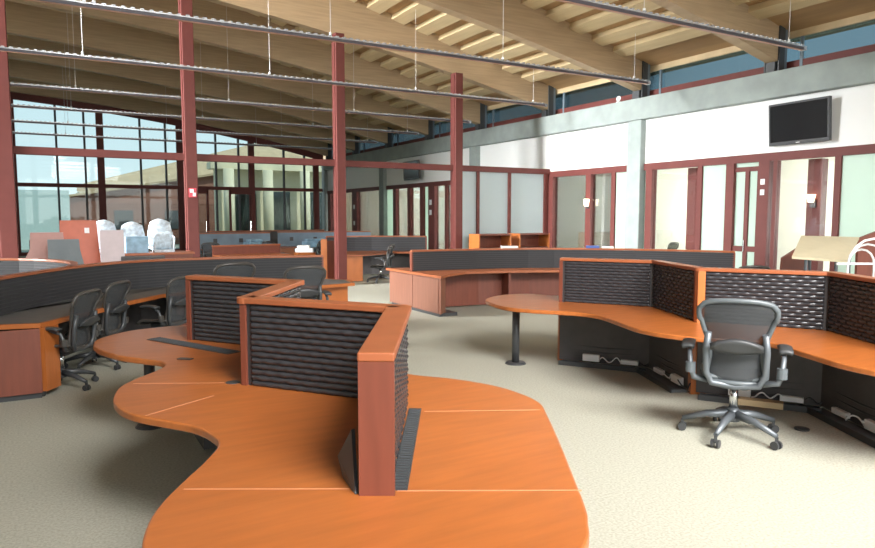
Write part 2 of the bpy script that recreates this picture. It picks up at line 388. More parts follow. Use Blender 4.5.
tag(wl.build('garden_wall', mat('teal_wall',(.55,.68,.68),.7,var=.05)), 'pale teal wall outside the left end of the far glazing', 'wall')

# ================================================================ PENDANT LIGHTS
LM = mat('lamp_housing', (.11,.10,.115), .4, metal=.3); LR = mat('lamp_rail', (.75,.78,.82), .25, metal=.6)
LU = mat('lamp_underglow', (.55,.30,.22), .4)  # orange glow below the unlit lamps, put into the colour
ly = [7.6, 11.3, 15.0, 18.9, 22.5, 26.1, 29.8]
where = ['nearest','second nearest','third','fourth','fifth','sixth','farthest']
for i, y in enumerate(ly):
    z = 4.84; t = thing('pendant_light', 'long unlit linear pendant light hung on thin cables, %s of the parallel rows' % where[i], 'pendant light', (12.1, y, z), 'linear pendant lights')
    MB().box(-7.5, 12.1, y-.040, y+.040, z-.028, z+.026).build('housing', LM, t)
    MB().box(-7.5, 12.1, y-.026, y+.026, z-.034, z-.028).build('underside', LU, t)
    MB().box(-7.5, 12.12, y-.062, y-.046, z+.014, z+.034).build('rail', LR, t)
    MB().box(-7.5, 12.12, y+.046, y+.062, z+.014, z+.034).build('rail', LR, t)
    fins = MB(); x = 12.05
    while x > -2: fins.box(x-.055, x, y-.075, y+.075, z+.035, z+.052); x -= .13
    tag(fins.build('louvre_fins', LR, t), kind='stuff')
    MB().box(12.1, 12.16, y-.06, y+.06, z-.034, z+.036).build('end_cap', LR, t)
    x = 11.7
    while x > -6:
        MB().tube([(x,y,z+.03),(x,y,ztop(x)-.01)], .004, 5).build('cable', PLAST, t)
        MB().cyl((x,y), .022, z+.03, z+.11, 8).build('clamp', PLAST, t)
        x -= 3.66

# ================================================================ WORKSTATIONS
def slat_mesh(L, h, ph, seg=None):
    """one wavy horizontal slat, local x along length, protrudes to -y"""
    m = MB(); n = seg or max(6, int(L/.02)); vs = []
    for i in range(n+1):
        x = L*i/n; d = .011 + .0062*math.sin(2*PI*x/.11+ph)
        vs += [(x, 0, -h*.5), (x, -d*.75, -h*.38), (x, -d, 0), (x, -d*.55, h*.36), (x, 0, h*.46)]
    fs = []
    for i in range(n):
        for k in range(4): a = i*5+k; fs.append((a, a+5, a+6, a+1))
        fs.append((i*5+4, i*5+9, i*5+5, i*5))
    fs += [(0,1,2,3,4), tuple(n*5+k for k in (4,3,2,1,0))]
    me = bpy.data.meshes.new('slat'); me.from_pydata(vs+[], [], fs); me.materials.append(SLAT)
    for p in me.polygons: p.use_smooth = len(p.vertices) == 4
    return me
slat_cache = {}
DARKSL = mat('dark_slat', (.040,.040,.043), .7, spec=.25)
def privacy_panel(root, A, B, z0, z1, n=14, th=.13, individual=True, capw=.125, ends=(True, True), low=0.10, lowm=DARK):
    A = Vector(A); B = Vector(B); d = (B-A); L = d.length; d.normalize(); nn = Vector((d.y, -d.x))   # nn = right-hand side of A->B
    core = MB(); core.bar(A, B, th*.6, z0-.02, z1-.04); core = core.build('privacy_panel', CORE, root)
    MB().bar(A, B, capw, z1-.035, z1, .016).build('cap', EDGE, core, bevel=.006)
    pitch = (z1-.04-z0)/n; Ls = L-.10
    if individual:
        for side in (1, -1):
            for k in range(n):
                key = (round(Ls,2), k % 2, n, round(pitch,3))
                if key not in slat_cache: slat_cache[key] = slat_mesh(Ls, pitch, (k%2)*PI)
                P0 = (A + d*.05) if side == 1 else (B - d*.05)
                dd = d if side == 1 else -d
                q = P0 + nn*side*th*.3
                s_ = place(slat_cache[key], 'slat', SLAT, core, (q.x, q.y, z0+pitch*(k+.5)), (0,0,math.atan2(dd.y, dd.x)))
    else:
        sm = MB()
        for k in range(n):
            zc = z0+pitch*(k+.5); sm.bar(A, B, th*.6+.018, zc-pitch*.36, zc+pitch*.30)
        tag(sm.build('slat_courses', DARKSL, core), kind='stuff')
    for fl, p, sgn in ((ends[0], A, -1), (ends[1], B, 1)):
        if fl:
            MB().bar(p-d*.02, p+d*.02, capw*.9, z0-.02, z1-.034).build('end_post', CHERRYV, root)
    if low is not None:
        MB().bar(A, B, th, low, z0-.03).build('lower_panel', lowm, root)
def worktop(root, outline, z, th=.045, m=CHERRY, n=6, name='worktop'):
    pts = catmull([Vector(p) for p in outline], n)
    return MB().prism([(p.x,p.y) for p in pts], z-th, z).build(name, m, root, bevel=.01)
def leg(root, x, y, z):
    l_ = MB().cyl((x,y), .045, .02, z, 20).build('leg', BLACKM, root, smooth=True)
    MB().cyl((x,y), .13, 0, .022, 24, .11).build('foot_plate', BLACKM, l_)
def seam(root, a, b_, z, w_=.006): MB().bar(a, b_, w_, z-.004, z+.0012).build('seam', SEAM, root)

Z = .74
# --- near workstation
near = thing('workstation', 'large curvy orange cherry workstation with zigzag black slatted screens in the foreground', 'workstation', (1.2, 3.6, 0))
outline = [(1.16,6.78),(.66,6.74),(.37,6.47),(.28,6.2),(.30,5.9),(.42,5.55),(.57,5.32),(.655,5.19),(.675,5.05),(.62,4.92),(.43,4.68),(.33,4.50),(.28,4.24),(.29,4.04),(.34,3.87),(.45,3.69),(.58,3.50),(.635,3.33),(.64,3.15),(.54,2.95),(.43,2.78),(.31,2.58),(.24,2.40),(.21,2.2),(.24,1.9),(.38,1.62),(.65,1.42),(1.0,1.36),(1.43,1.55),(1.59,1.70),(1.68,1.82),(1.77,1.96),(2.02,2.35),(2.26,2.74),(2.37,2.94),(2.40,3.14),(2.37,3.39),(2.24,3.67),(2.05,3.93),(1.95,4.3),(2.1,4.8),(2.2,5.3),(2.1,5.9),(1.7,6.5)]
worktop(near, outline, Z)
Q = [(1.04,5.99),(1.66,5.10),(1.06,4.21),(1.69,3.36),(1.04,2.26)]
privacy_panel(near, Q[0], Q[1], Z, 1.29, ends=(True, False))
privacy_panel(near, Q[1], Q[2], Z, 1.29, ends=(False, False))
privacy_panel(near, Q[2], Q[3], Z, 1.29, ends=(True, False))
privacy_panel(near, Q[3], Q[4], Z, 1.29, ends=(False, False), capw=.14)
for q in Q[1:4]: MB().cyl(q, .068, 1.254, 1.2895, 16).build('cap_corner', EDGE, near)
d = (Vector(Q[4])-Vector(Q[3])).normalized()
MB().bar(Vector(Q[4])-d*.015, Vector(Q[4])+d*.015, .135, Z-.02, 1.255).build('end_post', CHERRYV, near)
seam(near, (.41,2.68), (.97,2.36), Z); seam(near, (1.12,2.25), (1.74,1.90), Z); seam(near, (1.72,3.12), (2.28,2.83), Z)
seam(near, (.42,4.57), (.92,4.30), Z); seam(near, (.40,3.79), (.80,4.02), Z); 
# cable slots: dark troughs along the screens
def slot(root, a, b_, w_):
    MB().bar(a, b_, w_, Z-.02, Z+.004).build('cable_slot', BLACKM, root, bevel=.002)
    v = (Vector(b_)-Vector(a)); n_ = int(v.length/.03); sm = MB(); u = v.normalized()
    for k in range(n_):
        p = Vector(a)+u*(.02+k*.03); pn = Vector((-u.y,u.x))*w_*.42
        sm.bar(p-pn, p+pn, .008, Z+.004, Z+.009)
    tag(sm.build('slot_brush', STEELD, root), kind='stuff')
slot(near, (.74,6.17), (1.20,5.20), .13)
slot(near, (1.125,2.25), (1.70,3.19), .07)
MB().bar((.79,5.20),(.87,5.13),.05,Z,Z+.006).build('grommet', BLACKM, near)
MB().cyl((.97,4.28), .045, Z, Z+.004, 12).build('grommet', BLACKM, near)
leg(near, .69, 6.1, .70); leg(near, 1.15, 1.75, .70); leg(near, 2.1, 3.3, .70)
MB().box(.95,1.45,5.2,5.8,.02,.68).build('pedestal', DARK, near)
mb = MB(); mb.prism([(.86,2.62),(.98,2.42),(1.0,2.42),(.88,2.64)], Z, Z+.3)
o = MB(); o.add([(.965,2.30,Z+.001),(.985,2.47,Z+.001),(.99,2.54,Z+.07),(1.02,2.46,Z+.20),(.98,2.30,Z+.001),(1.0,2.47,Z+.001),(1.005,2.54,Z+.07),(1.035,2.46,Z+.20)],
     [(0,1,2,3),(7,6,5,4),(0,4,5,1),(1,5,6,2),(2,6,7,3),(3,7,4,0)])
tag(o.build('folder', BLACKM), 'thin black plate leaning against the end post of the near screen', 'plate')

# --- right workstation
rgt = thing('workstation', 'orange cherry workstation with black slatted screens and open cable bases, behind the grey chair', 'workstation', (5.5, 5, 0))
outline = [(5.79,6.85),(5.60,7.2),(5.3,7.28),(5.02,7.21),(4.76,7.02),(4.62,6.75),(4.54,6.3),(4.64,6.0),(4.83,5.75),(4.99,5.48),(5.0,5.2),(4.86,4.8),(4.74,4.45),(4.74,4.15),(4.86,3.86),(5.1,3.6),(5.17,3.38),(5.06,3.1),(4.96,2.86),(4.88,2.65),(4.86,2.3),(5.0,1.9),(5.5,1.6),(6.2,1.8),(6.8,2.4),(7.1,3.2),(7.0,4.0),(7.2,4.8),(7.2,5.6),(6.9,6.2),(6.3,6.6)]
worktop(rgt, outline, Z)
R = [(5.44,6.36),(6.06,5.45),(5.61,4.47),(6.22,3.52),(5.62,2.45)]
privacy_panel(rgt, R[0], R[1], Z, 1.28, ends=(True, False), low=.03)
privacy_panel(rgt, R[1], R[2], Z, 1.28, ends=(False, True), low=.03)
privacy_panel(rgt, R[2], R[3], Z, 1.28, ends=(True, False), low=.03)
privacy_panel(rgt, R[3], R[4], Z, 1.28, ends=(False, True), low=.03)
for q in R[1:4]: MB().cyl(q, .066, 1.244, 1.2795, 16).build('cap_corner', EDGE, rgt)
for i in (0, 2):      # orange posts down to the floor
    q = Vector(R[i]); MB().bar(q-Vector((.02,.035)), q+Vector((.02,.035)), .15 if i == 2 else .07, 0, Z-.03).build('floor_post', CHERRY, rgt)
q = Vector(R[2]); MB().bar(q+Vector((-.09,-.03)), q+Vector((-.02,-.06)), .06, Z, 1.25).build('corner_post', CHERRY, rgt)
leg(rgt, 4.85, 6.5, .70)
for seg, a, b_ in zip(('near its leg','left of the orange post','behind the grey chair','at the right edge'), R[:-1], R[1:]):
    a = Vector(a); b_ = Vector(b_); u = (b_-a).normalized(); n_ = Vector((u.y,-u.x))
    if n_.x > 0: n_ = -n_
    c0 = a + n_*.16 + u*.04; c1 = b_ + n_*.16 - u*.04
    MB().bar(c0, c1, .16, .0, .03).build('cable_tray', METAL, rgt, bevel=.004)
    MB().bar(c0+n_*.09, c1+n_*.09, .012, 0, .055).build('tray_lip', BLACKM, rgt)
    for k in range(2):
        p = a + u*(.30+.45*k) + n_*.10
        tag(MB().bar(p, p+u*.20, .05, .05, .05+.05+.03*((k+int(a.y*3))%2)).build('power_strip', PLAST, None, bevel=.005), 'white power strip, %s of two, under the right workstation %s' % (('left','right')[k], seg), 'power strip', 'power strips under the right workstation')
        pts = [p+u*(.21+.032*j)+n_*(.015+.035*math.sin(j*.9+k)) for j in range(9)]
        o = MB().tube(catmull([Vector((v.x, v.y, .085+.03*math.sin(j*1.3+k*2+a.y))) for j, v in enumerate(pts)], 4, False), .007, 6).build('cable', BLACKM if k else PLAST, None, smooth=True)
        tag(o, '%s curled cable under the right workstation %s' % ('black' if k else 'white', seg), 'cable', '%s cables under the right workstation' % ('black' if k else 'white'))
    for zz in (.10, .17, .23):
        MB().tube([(*(a+n_*(.05)), zz), (*((a+b_)/2+n_*.06), zz-.02), (*(b_+n_*.05), zz)], .012, 6).build('conduit', BLACKM, rgt)
tag(MB().bar((5.42,3.86),(5.62,3.55),.10,.075,.13).build('cardboard_box', mat('card',(.38,.28,.16),.8), None), 'flat tan box lying under the right workstation behind the chair', 'box')

# --- middle workstation
mid = thing('workstation', 'long brown cherry workstation with one long low dark screen in the middle of the room', 'workstation', (7.5, 10.5, 0))
sp_ = catmull([Vector(p) for p in [(5.93,11.25),(7.3,11.1),(8.8,10.55),(10.0,9.5),(10.95,8.0)]], 3, False)
for i in range(len(sp_)-1):
    privacy_panel(mid, sp_[i], sp_[i+1], Z, 1.14, n=9, individual=False, ends=(i == 0, i == len(sp_)-2), low=None, capw=.10)
def offs(pts, dd):
    out = []
    for i, p in enumerate(pts):
        t = (pts[min(i+1,len(pts)-1)]-pts[max(i-1,0)]).normalized(); out.append(p+Vector((t.y,-t.x))*dd)
    return out
fr_ = offs(sp_, .62); bk_ = offs(sp_, -.75)
wt = [(5.86,10.02),(6.2,10.30)]+[(p.x,p.y) for p in fr_[2:]]+[(p.x,p.y) for p in bk_[::-1][:-1]]+[(5.84,12.2)]
MB().prism(wt, Z-.045, Z).build('worktop', EDGE, mid, bevel=.006)
CAB = mat('cherry_cabinet', (.21,.088,.055), .45, var=.08, scale=4, stretch=(5,5,.6))
MB().prism([(5.90,10.10),(6.10,10.28),(6.4,12.1),(5.90,12.15)], .06, Z-.046).build('cabinet_body', CAB, mid)
MB().box(5.885,5.90,10.17,11.13,.08,Z-.07).build('cabinet_door', CAB, mid, bevel=.004)
MB().box(5.885,5.90,11.15,12.10,.08,Z-.07).build('cabinet_door', CAB, mid, bevel=.004)
MB().box(5.93,6.3,10.2,12.1,0,.06).build('plinth', BLACKM, mid)
for i in range(1, len(sp_)-1, 2):
    a, b_ = sp_[i], sp_[min(i+2, len(sp_)-1)]
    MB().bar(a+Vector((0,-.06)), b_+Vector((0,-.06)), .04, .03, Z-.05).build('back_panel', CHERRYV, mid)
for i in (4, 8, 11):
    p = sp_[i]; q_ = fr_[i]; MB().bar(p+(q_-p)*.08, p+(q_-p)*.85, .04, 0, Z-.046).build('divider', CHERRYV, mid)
# things on the middle screen
PAPER = mat('paper', (.75,.74,.70), .7); BLUEF = mat('blue_folder', (.06,.10,.30), .4)
def flat(name, label, cat, x, y, z, w_, d_, h_, rz, m, grp=None):
    o = MB().box(-w_/2,w_/2,-d_/2,d_/2,0,h_).build(name, m, None, bevel=.003, origin=(0,0,0)); o.location = (x,y,z); o.rotation_euler.z = rz
    return tag(o, label, cat, grp)
flat('magazine', 'grey magazine pile lying on the middle screen cap', 'magazine', 7.95, 10.9, 1.141, .34, .10, .045, -.35, PAPER)
flat('binder', 'blue folder lying on the middle screen cap near the concrete column', 'folder', 9.4, 10.08, 1.141, .26, .10, .05, -.75, BLUEF)
flat('booklet', 'pale booklet lying beside the blue folder on the middle screen', 'booklet', 9.62, 9.88, 1.141, .22, .10, .04, -.75, PAPER)

# --- long left workstation
lft = thing('workstation', 'long dark curved workstation with black screens and grey top on the left', 'workstation', (0.5, 9.5, 0))
arcp = catmull([Vector(p) for p in [(-1.1,7.0),(-.47,8.50),(.19,9.72),(.85,10.45),(1.6,10.72),(2.7,10.68),(3.85,10.45)]], 3, False)
for i in range(len(arcp)-1):
    privacy_panel(lft, arcp[i], arcp[i+1], Z, 1.15, n=9, individual=False, ends=(False, i == len(arcp)-2), low=.05, capw=.10)
loop = catmull([Vector(p) for p in [(.19,9.72),(.28,10.6),(-.02,11.45),(-.66,12.1),(-2.0,12.6)]], 3, False)
for i in range(len(loop)-1):
    privacy_panel(lft, loop[i], loop[i+1], Z, 1.15, n=9, individual=False, ends=(False, False), low=.05, capw=.10)
front = [(-1.5,7.62),(-.46,7.72),(-.12,7.63),(.10,7.95),(.36,8.33),(.76,8.98),(1.27,9.62),(2.0,9.95),(2.8,9.9),(3.5,9.65),(4.1,9.75),(4.2,10.3),(3.9,10.7)]
back = [(p.x,p.y) for p in offs(arcp, -.7)[::-1]]
MB().prism(front+back[1:]+[(-1.9,7.4)], Z-.045, Z-.002).build('worktop', GREYTOP, lft)
for a, b_ in zip(front[:-1], front[1:]):
    MB().bar(a, b_, .05, Z-.046, Z, .012).build('edge_strip', CHERRY, lft)
MB().bar((-1.5,7.57),(-.12,7.57),.03,.06,Z-.046).build('end_panel', CHERRYV, lft)
MB().bar((-.105,7.60),(.02,7.80),.05,.06,Z-.046).build('edge_post', CHERRY, lft)
MB().bar((-1.5,7.62),(-.13,7.62),.05,0,.06).build('plinth', BLACKM, lft)
MB().box(3.55,4.05,9.85,10.35,.0,Z-.046).build('pedestal', CHERRY, lft)
MB().bar((1.5,9.95),(2.6,10.1),.04,.05,Z-.046).build('back_panel', CHERRYV, lft)

# --- far workstation by the third red column
far = thing('workstation', 'far workstation with orange pedestal and long dark screen right of the middle red column', 'workstation', (8, 17.5, 0))
fa = catmull([Vector(p) for p in [(7.0,18.6),(8.3,18.3),(9.6,17.3)]], 3, False)
for i in range(len(fa)-1): privacy_panel(far, fa[i], fa[i+1], Z, 1.19, n=8, individual=False, ends=(i==0, i==len(fa)-2), low=.05, capw=.1)
MB().prism([(6.7,16.75),(7.35,16.60),(8.6,17.3),(9.4,16.75),(9.9,17.2),(9.3,18.2),(8.0,18.9),(6.9,18.8)], Z-.04, Z).build('worktop', EDGE, far)
MB().prism([(6.78,16.85),(7.3,16.68),(7.5,17.2),(6.95,17.4)], .02, Z-.04).build('pedestal', CHERRY, far)
MB().bar((6.35,17.3),(6.50,17.25),.08,0,1.15).build('end_post', CHERRY, far)
MB().box(6.40,7.1,17.3,17.4,0,1.1).build('side_panel', CHERRYV, far)

# ================================================================ CHAIRS
def make_chair(label, group=None, METAL=METAL, FRAMEC=FRAMEC):
    t = thing('office_chair', label, 'chair', (0,0,0), group)
    # backrest: pear shaped mesh, wide at the top; y = rear
    def edge(v):          # half width along the height v 0..1
        pts_ = [(0,.195),(.12,.205),(.3,.185),(.45,.19),(.65,.235),(.85,.275),(.95,.27),(1,.235)]
        for (a,wa),(b,wb) in zip(pts_[:-1], pts_[1:]):
            if v <= b: k = (v-a)/(b-a); return wa+(wb-wa)*k
        return .26
    def back(u, v):
        hw = edge(v); x = (u*2-1)*hw
        return (x, -.27 - .12*v*v - .03*v + .045*(abs(u*2-1)**2) , .50+.66*v - .03*(abs(u*2-1)**3)*(1 if v > .8 else 0))
    MB().grid(back, 10, 14, .008).build('backrest', MESHM, t, smooth=True)
    rim = [back(0, j/16) for j in range(17)] + [back(i/10, 1) for i in range(1,10)] + [back(1, 1-j/16) for j in range(17)] + [back(1-i/10, 0) for i in range(1,10)]
    MB().tube(rim, .021, 8, closed=True).build('back_frame', FRAMEC, t, smooth=True)
    MB().grid(lambda u,v: (( u*2-1)*.185, -.345-.05*v-.02*(1-(u*2-1)**2), .78+.085*v*(.35+.65*(1-(u*2-1)**2))-.03*(1-(u*2-1)**2)*(1-v)), 8, 4, .03).build('lumbar_pad', BLACKM, t, smooth=True)
    MB().tube([(-.20,-.33,.90),(-.215,-.31,.76),(-.21,-.29,.58),(-.17,-.27,.49),(0,-.26,.47),(.17,-.27,.49),(.21,-.29,.58),(.215,-.31,.76),(.20,-.33,.90)], .026, 8).build('back_yoke', METAL, t, smooth=True)
    def seat(u, v):
        x = (u*2-1)*(.25-.03*(1-v)); y = -.24+.48*v
        return (x, y, .52 + .03*(abs(u*2-1)**2) - .05*(max(0, v-.75)/.25)**2 - .01*v)
    MB().grid(seat, 10, 10, .012).build('seat', MESHM, t, smooth=True)
    rim = [seat(0, j/10) for j in range(11)] + [seat(i/8, 1) for i in range(1,8)] + [seat(1, 1-j/10) for j in range(11)] + [seat(1-i/8, 0) for i in range(1,8)]
    MB().tube(rim, .02, 8, closed=True).build('seat_frame', FRAMEC, t, smooth=True)
    for s in (-1, 1):
        a = MB().tube([(s*.20,-.22,.50),(s*.30,-.24,.52),(s*.325,-.25,.60),(s*.335,-.22,.70),(s*.345,-.10,.745)], [.026,.026,.022,.020,.018], 8).build('arm_support', METAL, t, smooth=True)
        MB().cyl((s*.325,-.25), .038, .56, .64, 12).build('arm_knob', FRAMEC, a)
        def pad(u, v): return (s*.35+(u*2-1)*.045, -.22+.28*v, .765+.012*(1-(u*2-1)**2)-.02*abs(v*2-1)**3)
        MB().grid(pad, 5, 7, .03).build('arm_pad', BLACKM, a, smooth=True)
    MB().box(-.11,.11,-.16,.14,.42,.50).build('tilt_mechanism', BLACKM, t, bevel=.02)
    MB().cyl((0,0), .032, .22, .43, 14).build('gas_cylinder', CHROME, t, smooth=True)
    MB().cyl((0,0), .055, .13, .24, 14, .04).build('hub', METAL, t, smooth=True)
    for k in range(5):
        a = 2*PI*k/5 + .62; c, s_ = math.cos(a), math.sin(a)
        l_ = MB().tube([(c*.03,s_*.03,.185),(c*.2,s_*.2,.165),(c*.385,s_*.385,.105)], [.038,.030,.020], 8).build('base_leg', METAL, t, smooth=True)
        px, py = c*.385, s_*.385; q = MB()
        for e_ in (-.022, .022):
            vv = Vector((-s_, c))*e_
            q.tube([(px+vv.x-s_*-.009, py+vv.y-c*.009, .035),(px+vv.x+s_*-.009, py+vv.y+c*.009, .035)], .034, 12)
        q.box(px-.012, px+.012, py-.012, py+.012, .04, .10)
        q.build('caster', BLACKM, l_)
    return t
face = lambda dx, dy: math.atan2(-dx, dy)        # local +Y towards (dx,dy)
chair0 = make_chair('grey mesh office chair with armrests standing alone at the right workstation')
chair0.location = (4.77, 3.44, 0); chair0.rotation_euler.z = face(.80, .60)
DKM = mat('dark_chair_metal', (.07,.075,.08), .4, metal=.3); DKF = mat('dark_chair_frame', (.06,.055,.05), .3)
chair1 = None
def chair(x, y, dx, dy, label, s=.88, group=None):
    global chair1
    if chair1 is None:
        c = chair1 = make_chair(label, None, DKM, DKF); c.location = (x,y,0); c.rotation_euler.z = face(dx,dy); c.scale = (s,)*3; return c
    c = copy_tree(chair1, (x,y,0), face(dx,dy), s); c['label'] = label
    if group: c['group'] = group
    return c
chair(.05, 7.94, -.85, .53, 'black mesh office chair at the left workstation, nearest the end panel')
chair(.42, 8.82, -.82, .57, 'black mesh office chair at the left workstation, second from the end panel')
chair(1.22, 9.16, -.66, .75, 'black mesh office chair turned sideways with shiny armrest, beside the near screen')
chair(2.12, 9.55, -.1, 1, 'black mesh office chair whose rounded top shows behind the first near screen', .99)
chair(2.92, 8.80, .1, 1, 'dark mesh office chair standing right behind the corner of the near screens', .97)
chair(7.62, 16.25, -.75, .7, 'black office chair beside the far orange pedestal')
chair(9.5, 6.7, .6, .8, 'black chair whose top shows above the right workstation screen')
chair(14.6, 12.9, -.8, .3, 'black chair inside the office left of the frosted panes', .9)

# ================================================================ TELEVISIONS
def tv(label, y, wd, ht, zc, x):
    t = thing('television', label, 'television', (x, y, zc-ht/2))
    rot = Matrix.Rotation(math.radians(-3), 4, 'Z') @ Matrix.Rotation(math.radians(-4), 4, 'Y')
    def bx(a): 
        m = MB(); m.box(*a); m.v = [tuple(rot @ Vector(v) + Vector((x, y, zc))) for v in m.v]; return m
    bx((-.02,.06,-wd/2,wd/2,-ht/2,ht/2)).build('casing', BLACKM, t, bevel=.01)
    bx((-.024,-.0205,-wd/2+.04,wd/2-.04,-ht/2+.07,ht/2-.04)).build('screen', SCREEN, t)
    bx((-.025,-.0205,-.04,.04,-ht/2+.02,-ht/2+.035)).build('badge', PLAST, t)
    MB().box(x+.05, XW-.001, y-.05, y+.05, zc-.1, zc+.1).build('wall_bracket', BLACKM, t)
tv('black television tilted on the white wall band at upper right', 8.18, 1.30, .84, 3.64, 13.02)
tv('small far black television on the white wall seen behind the red rail', 24.6, 1.5, .76, 3.62, 12.95)

# ================================================================ WALL BITS
for i, z in enumerate((2.28, 2.50)):
    tag(MB().box(XW-.075,XW-.0605,8.93,9.03,z-.06,z+.06).build('switch_plate', PLAST, None, bevel=.004), 'white switch plate on the wide red post, %s of two' % ('lower' if i==0 else 'upper'), 'switch')
for i, (y, z) in enumerate(((23.3,2.3),(23.3,1.9),(31.0,2.2),(31.0,1.4))):
    tag(MB().box(XW-.075,XW-.0605,y-.08,y+.08,z-.1,z+.1).build('switch_plate', PLAST), 'white switch plate on a far red post %s, %s one' % ('left of the fourth column' if i<2 else 'right of the middle column', 'upper' if i%2==0 else 'lower'), 'switch')
s_ = thing('wall_sconce', 'small glowing wall lamp inside the office on the dark pier', 'wall lamp', (XW+.45, 8.2, 2.1))
MB().box(XW+.46,XW+.499,8.14,8.26,1.95,2.12).build('back_plate', BLACKM, s_)
MB().cyl((XW+.40,8.2), .05, 2.06, 2.22, 14, .09).build('lamp_shade', emit('warm_lamp', (1,.82,.6), 6), s_, smooth=True)
s2 = thing('wall_sconce', 'small glowing lamp at the first office post right of the frosted screen', 'wall lamp', (XW-.08, 14.3, 2.1))
MB().box(XW-.10,XW-.061,14.26,14.34,1.98,2.10).build('back_plate', BLACKM, s2)
MB().cyl((XW-.13,14.3), .06, 2.05, 2.24, 14, .08).build('lamp_shade', MATS['warm_lamp'], s2, smooth=True)
al = thing('fire_alarm', 'red and white alarm plate on the second tall red column', 'alarm', (2.84, 15.93, 2.2))
MB().box(2.76,2.92,15.92,15.949,2.20,2.40).build('plate', mat('alarm_red',(.75,.05,.08),.4), al)
MB().box(2.78,2.86,15.905,15.919,2.30,2.38).box(2.84,2.90,15.905,15.919,2.22,2.30).build('strobe', PLAST, al)

# ================================================================ LOOSE BOARDS, STACK AT LEFT
BM = {'pink': mat('pink_board',(.45,.24,.21),.5,var=.05), 'red': mat('red_board',(.42,.10,.05),.45,var=.06), 'grey': mat('grey_board',(.20,.23,.25),.6,var=.05), 'lilac': mat('lilac_board',(.60,.50,.52),.5,var=.04)}
def lean_board(name, label, pts, y0, m, th=.04, back=.25):
    """upright worktop board standing on its edge, outline in X,Z, leaning back"""
    mb_ = MB(); n = len(pts); top_z = max(p[1] for p in pts)
    f = [(x, y0+back*z/top_z, z) for x, z in pts]; r = [(x, y0+back*z/top_z+th, z) for x, z in pts]
    mb_.add(f+r, [tuple(range(n)), tuple(range(2*n-1, n-1, -1))]+[(i, n+i, n+(i+1)%n, (i+1)%n) for i in range(n)])
    return tag(mb_.build(name, m), label, 'board')
lean_board('worktop_board', 'pale pink worktop board standing upright behind the left workstation', [(-.42,0),(.30,0),(.22,1.49),(-.29,1.49),(-.30,1.2),(-.40,1.0)], 13.6, BM['pink'])
lean_board('worktop_board', 'tall orange red worktop board with a white label, standing upright', [(.10,0),(.95,0),(.83,.9),(.79,1.70),(.18,1.70)], 14.1, BM['red'])
lean_board('worktop_board', 'grey board with one curved side leaning in front of the pink one', [(-.03,0),(.60,0),(.52,.9),(.46,1.2),(.45,1.38),(-.03,1.38)], 13.1, BM['grey'])
lean_board('worktop_board', 'pale lilac board standing upright right of the orange red one', [(.80,0),(1.20,0),(1.20,1.52),(.80,1.52)], 13.5, BM['lilac'])
tag(MB().box(.58,.66,14.255,14.272,1.46,1.56).build('label', PLAST), 'small white paper label stuck on the tall orange red board', 'label')
flat('tray', 'low dark flat tray lying on the left screen beside the boards', 'tray', 1.25, 11.3, Z+.0, .62, .3, .42, -.1, DARK)
PED = thing('storage_cabinet', 'dark red low cabinet under the wrapped chairs on the left', 'cabinet', (1.9,14.8,0))
MB().box(1.25,2.5,14.2,14.7,0,1.02).build('body', CHERRYV, PED); MB().box(1.22,2.53,14.16,14.74,1.02,1.06).build('top', EDGE, PED)
WRAP = mat('plastic_wrap', (.62,.72,.80), .25, var=.25, scale=14, bump=.5, bscale=25)
BLUEP = mat('blue_plastic', (.22,.36,.48), .35, var=.25, scale=8)
flat('plastic_crate', 'pale blue plastic wrapped crate on the low dark red cabinet', 'crate', 1.48, 14.4, 1.061, .40, .3, .32, 0, BLUEP)
for i, (x, y, z, lb) in enumerate(((.97,15.35,0,'leftmost'),(1.50,15.4,0,'middle'),(2.03,15.35,0,'rightmost upright'))):
    c = thing('wrapped_chair', 'chair wrapped in shiny clear plastic near the left red columns, %s' % lb, 'chair', (x,y,0), 'plastic wrapped chairs')
    h0 = [1.70,1.66,1.72][i]
    MB().grid(lambda u,v: (x+(u*2-1)*(.19+.05*math.sin(v*PI)), y-.04*math.sin(u*PI)-.1*v, h0-.62+.62*v*(1-.12*abs(u*2-1)**2)), 8, 8, .05).build('backrest', WRAP, c, smooth=True)
    MB().grid(lambda u,v: (x+(u*2-1)*.24, y-.45+.4*v, h0-.62+.03*(u*2-1)**2), 6, 6, .06).build('seat', WRAP, c, smooth=True)
    MB().cyl((x,y-.2), .04, .1, h0-.62, 10).build('stem', METAL, c)
    for k in range(5):
        a = k*2*PI/5; MB().tube([(x,y-.2,.14),(x+.3*math.cos(a),y-.2+.3*math.sin(a),.03)], .03, 6).build('base_leg', METAL, c)
c = thing('wrapped_chair', 'small chair frame wrapped in blue white plastic beside the blue crate', 'chair', (1.98,14.45,1.06))
MB().grid(lambda u,v: (1.98+(u*2-1)*.18, 14.5-.1*v, 1.12+.34*v), 6, 6, .04).build('backrest', WRAP, c, smooth=True)
for k in (-1,1):
    MB().tube([(1.98+k*.17,14.3,1.12),(1.98+k*.19,14.3,1.35),(1.98+k*.16,14.5,1.42)], .02, 6).build('arm', WRAP, c)
MB().box(1.79,2.17,14.28,14.6,1.065,1.11).build('seat', WRAP, c)

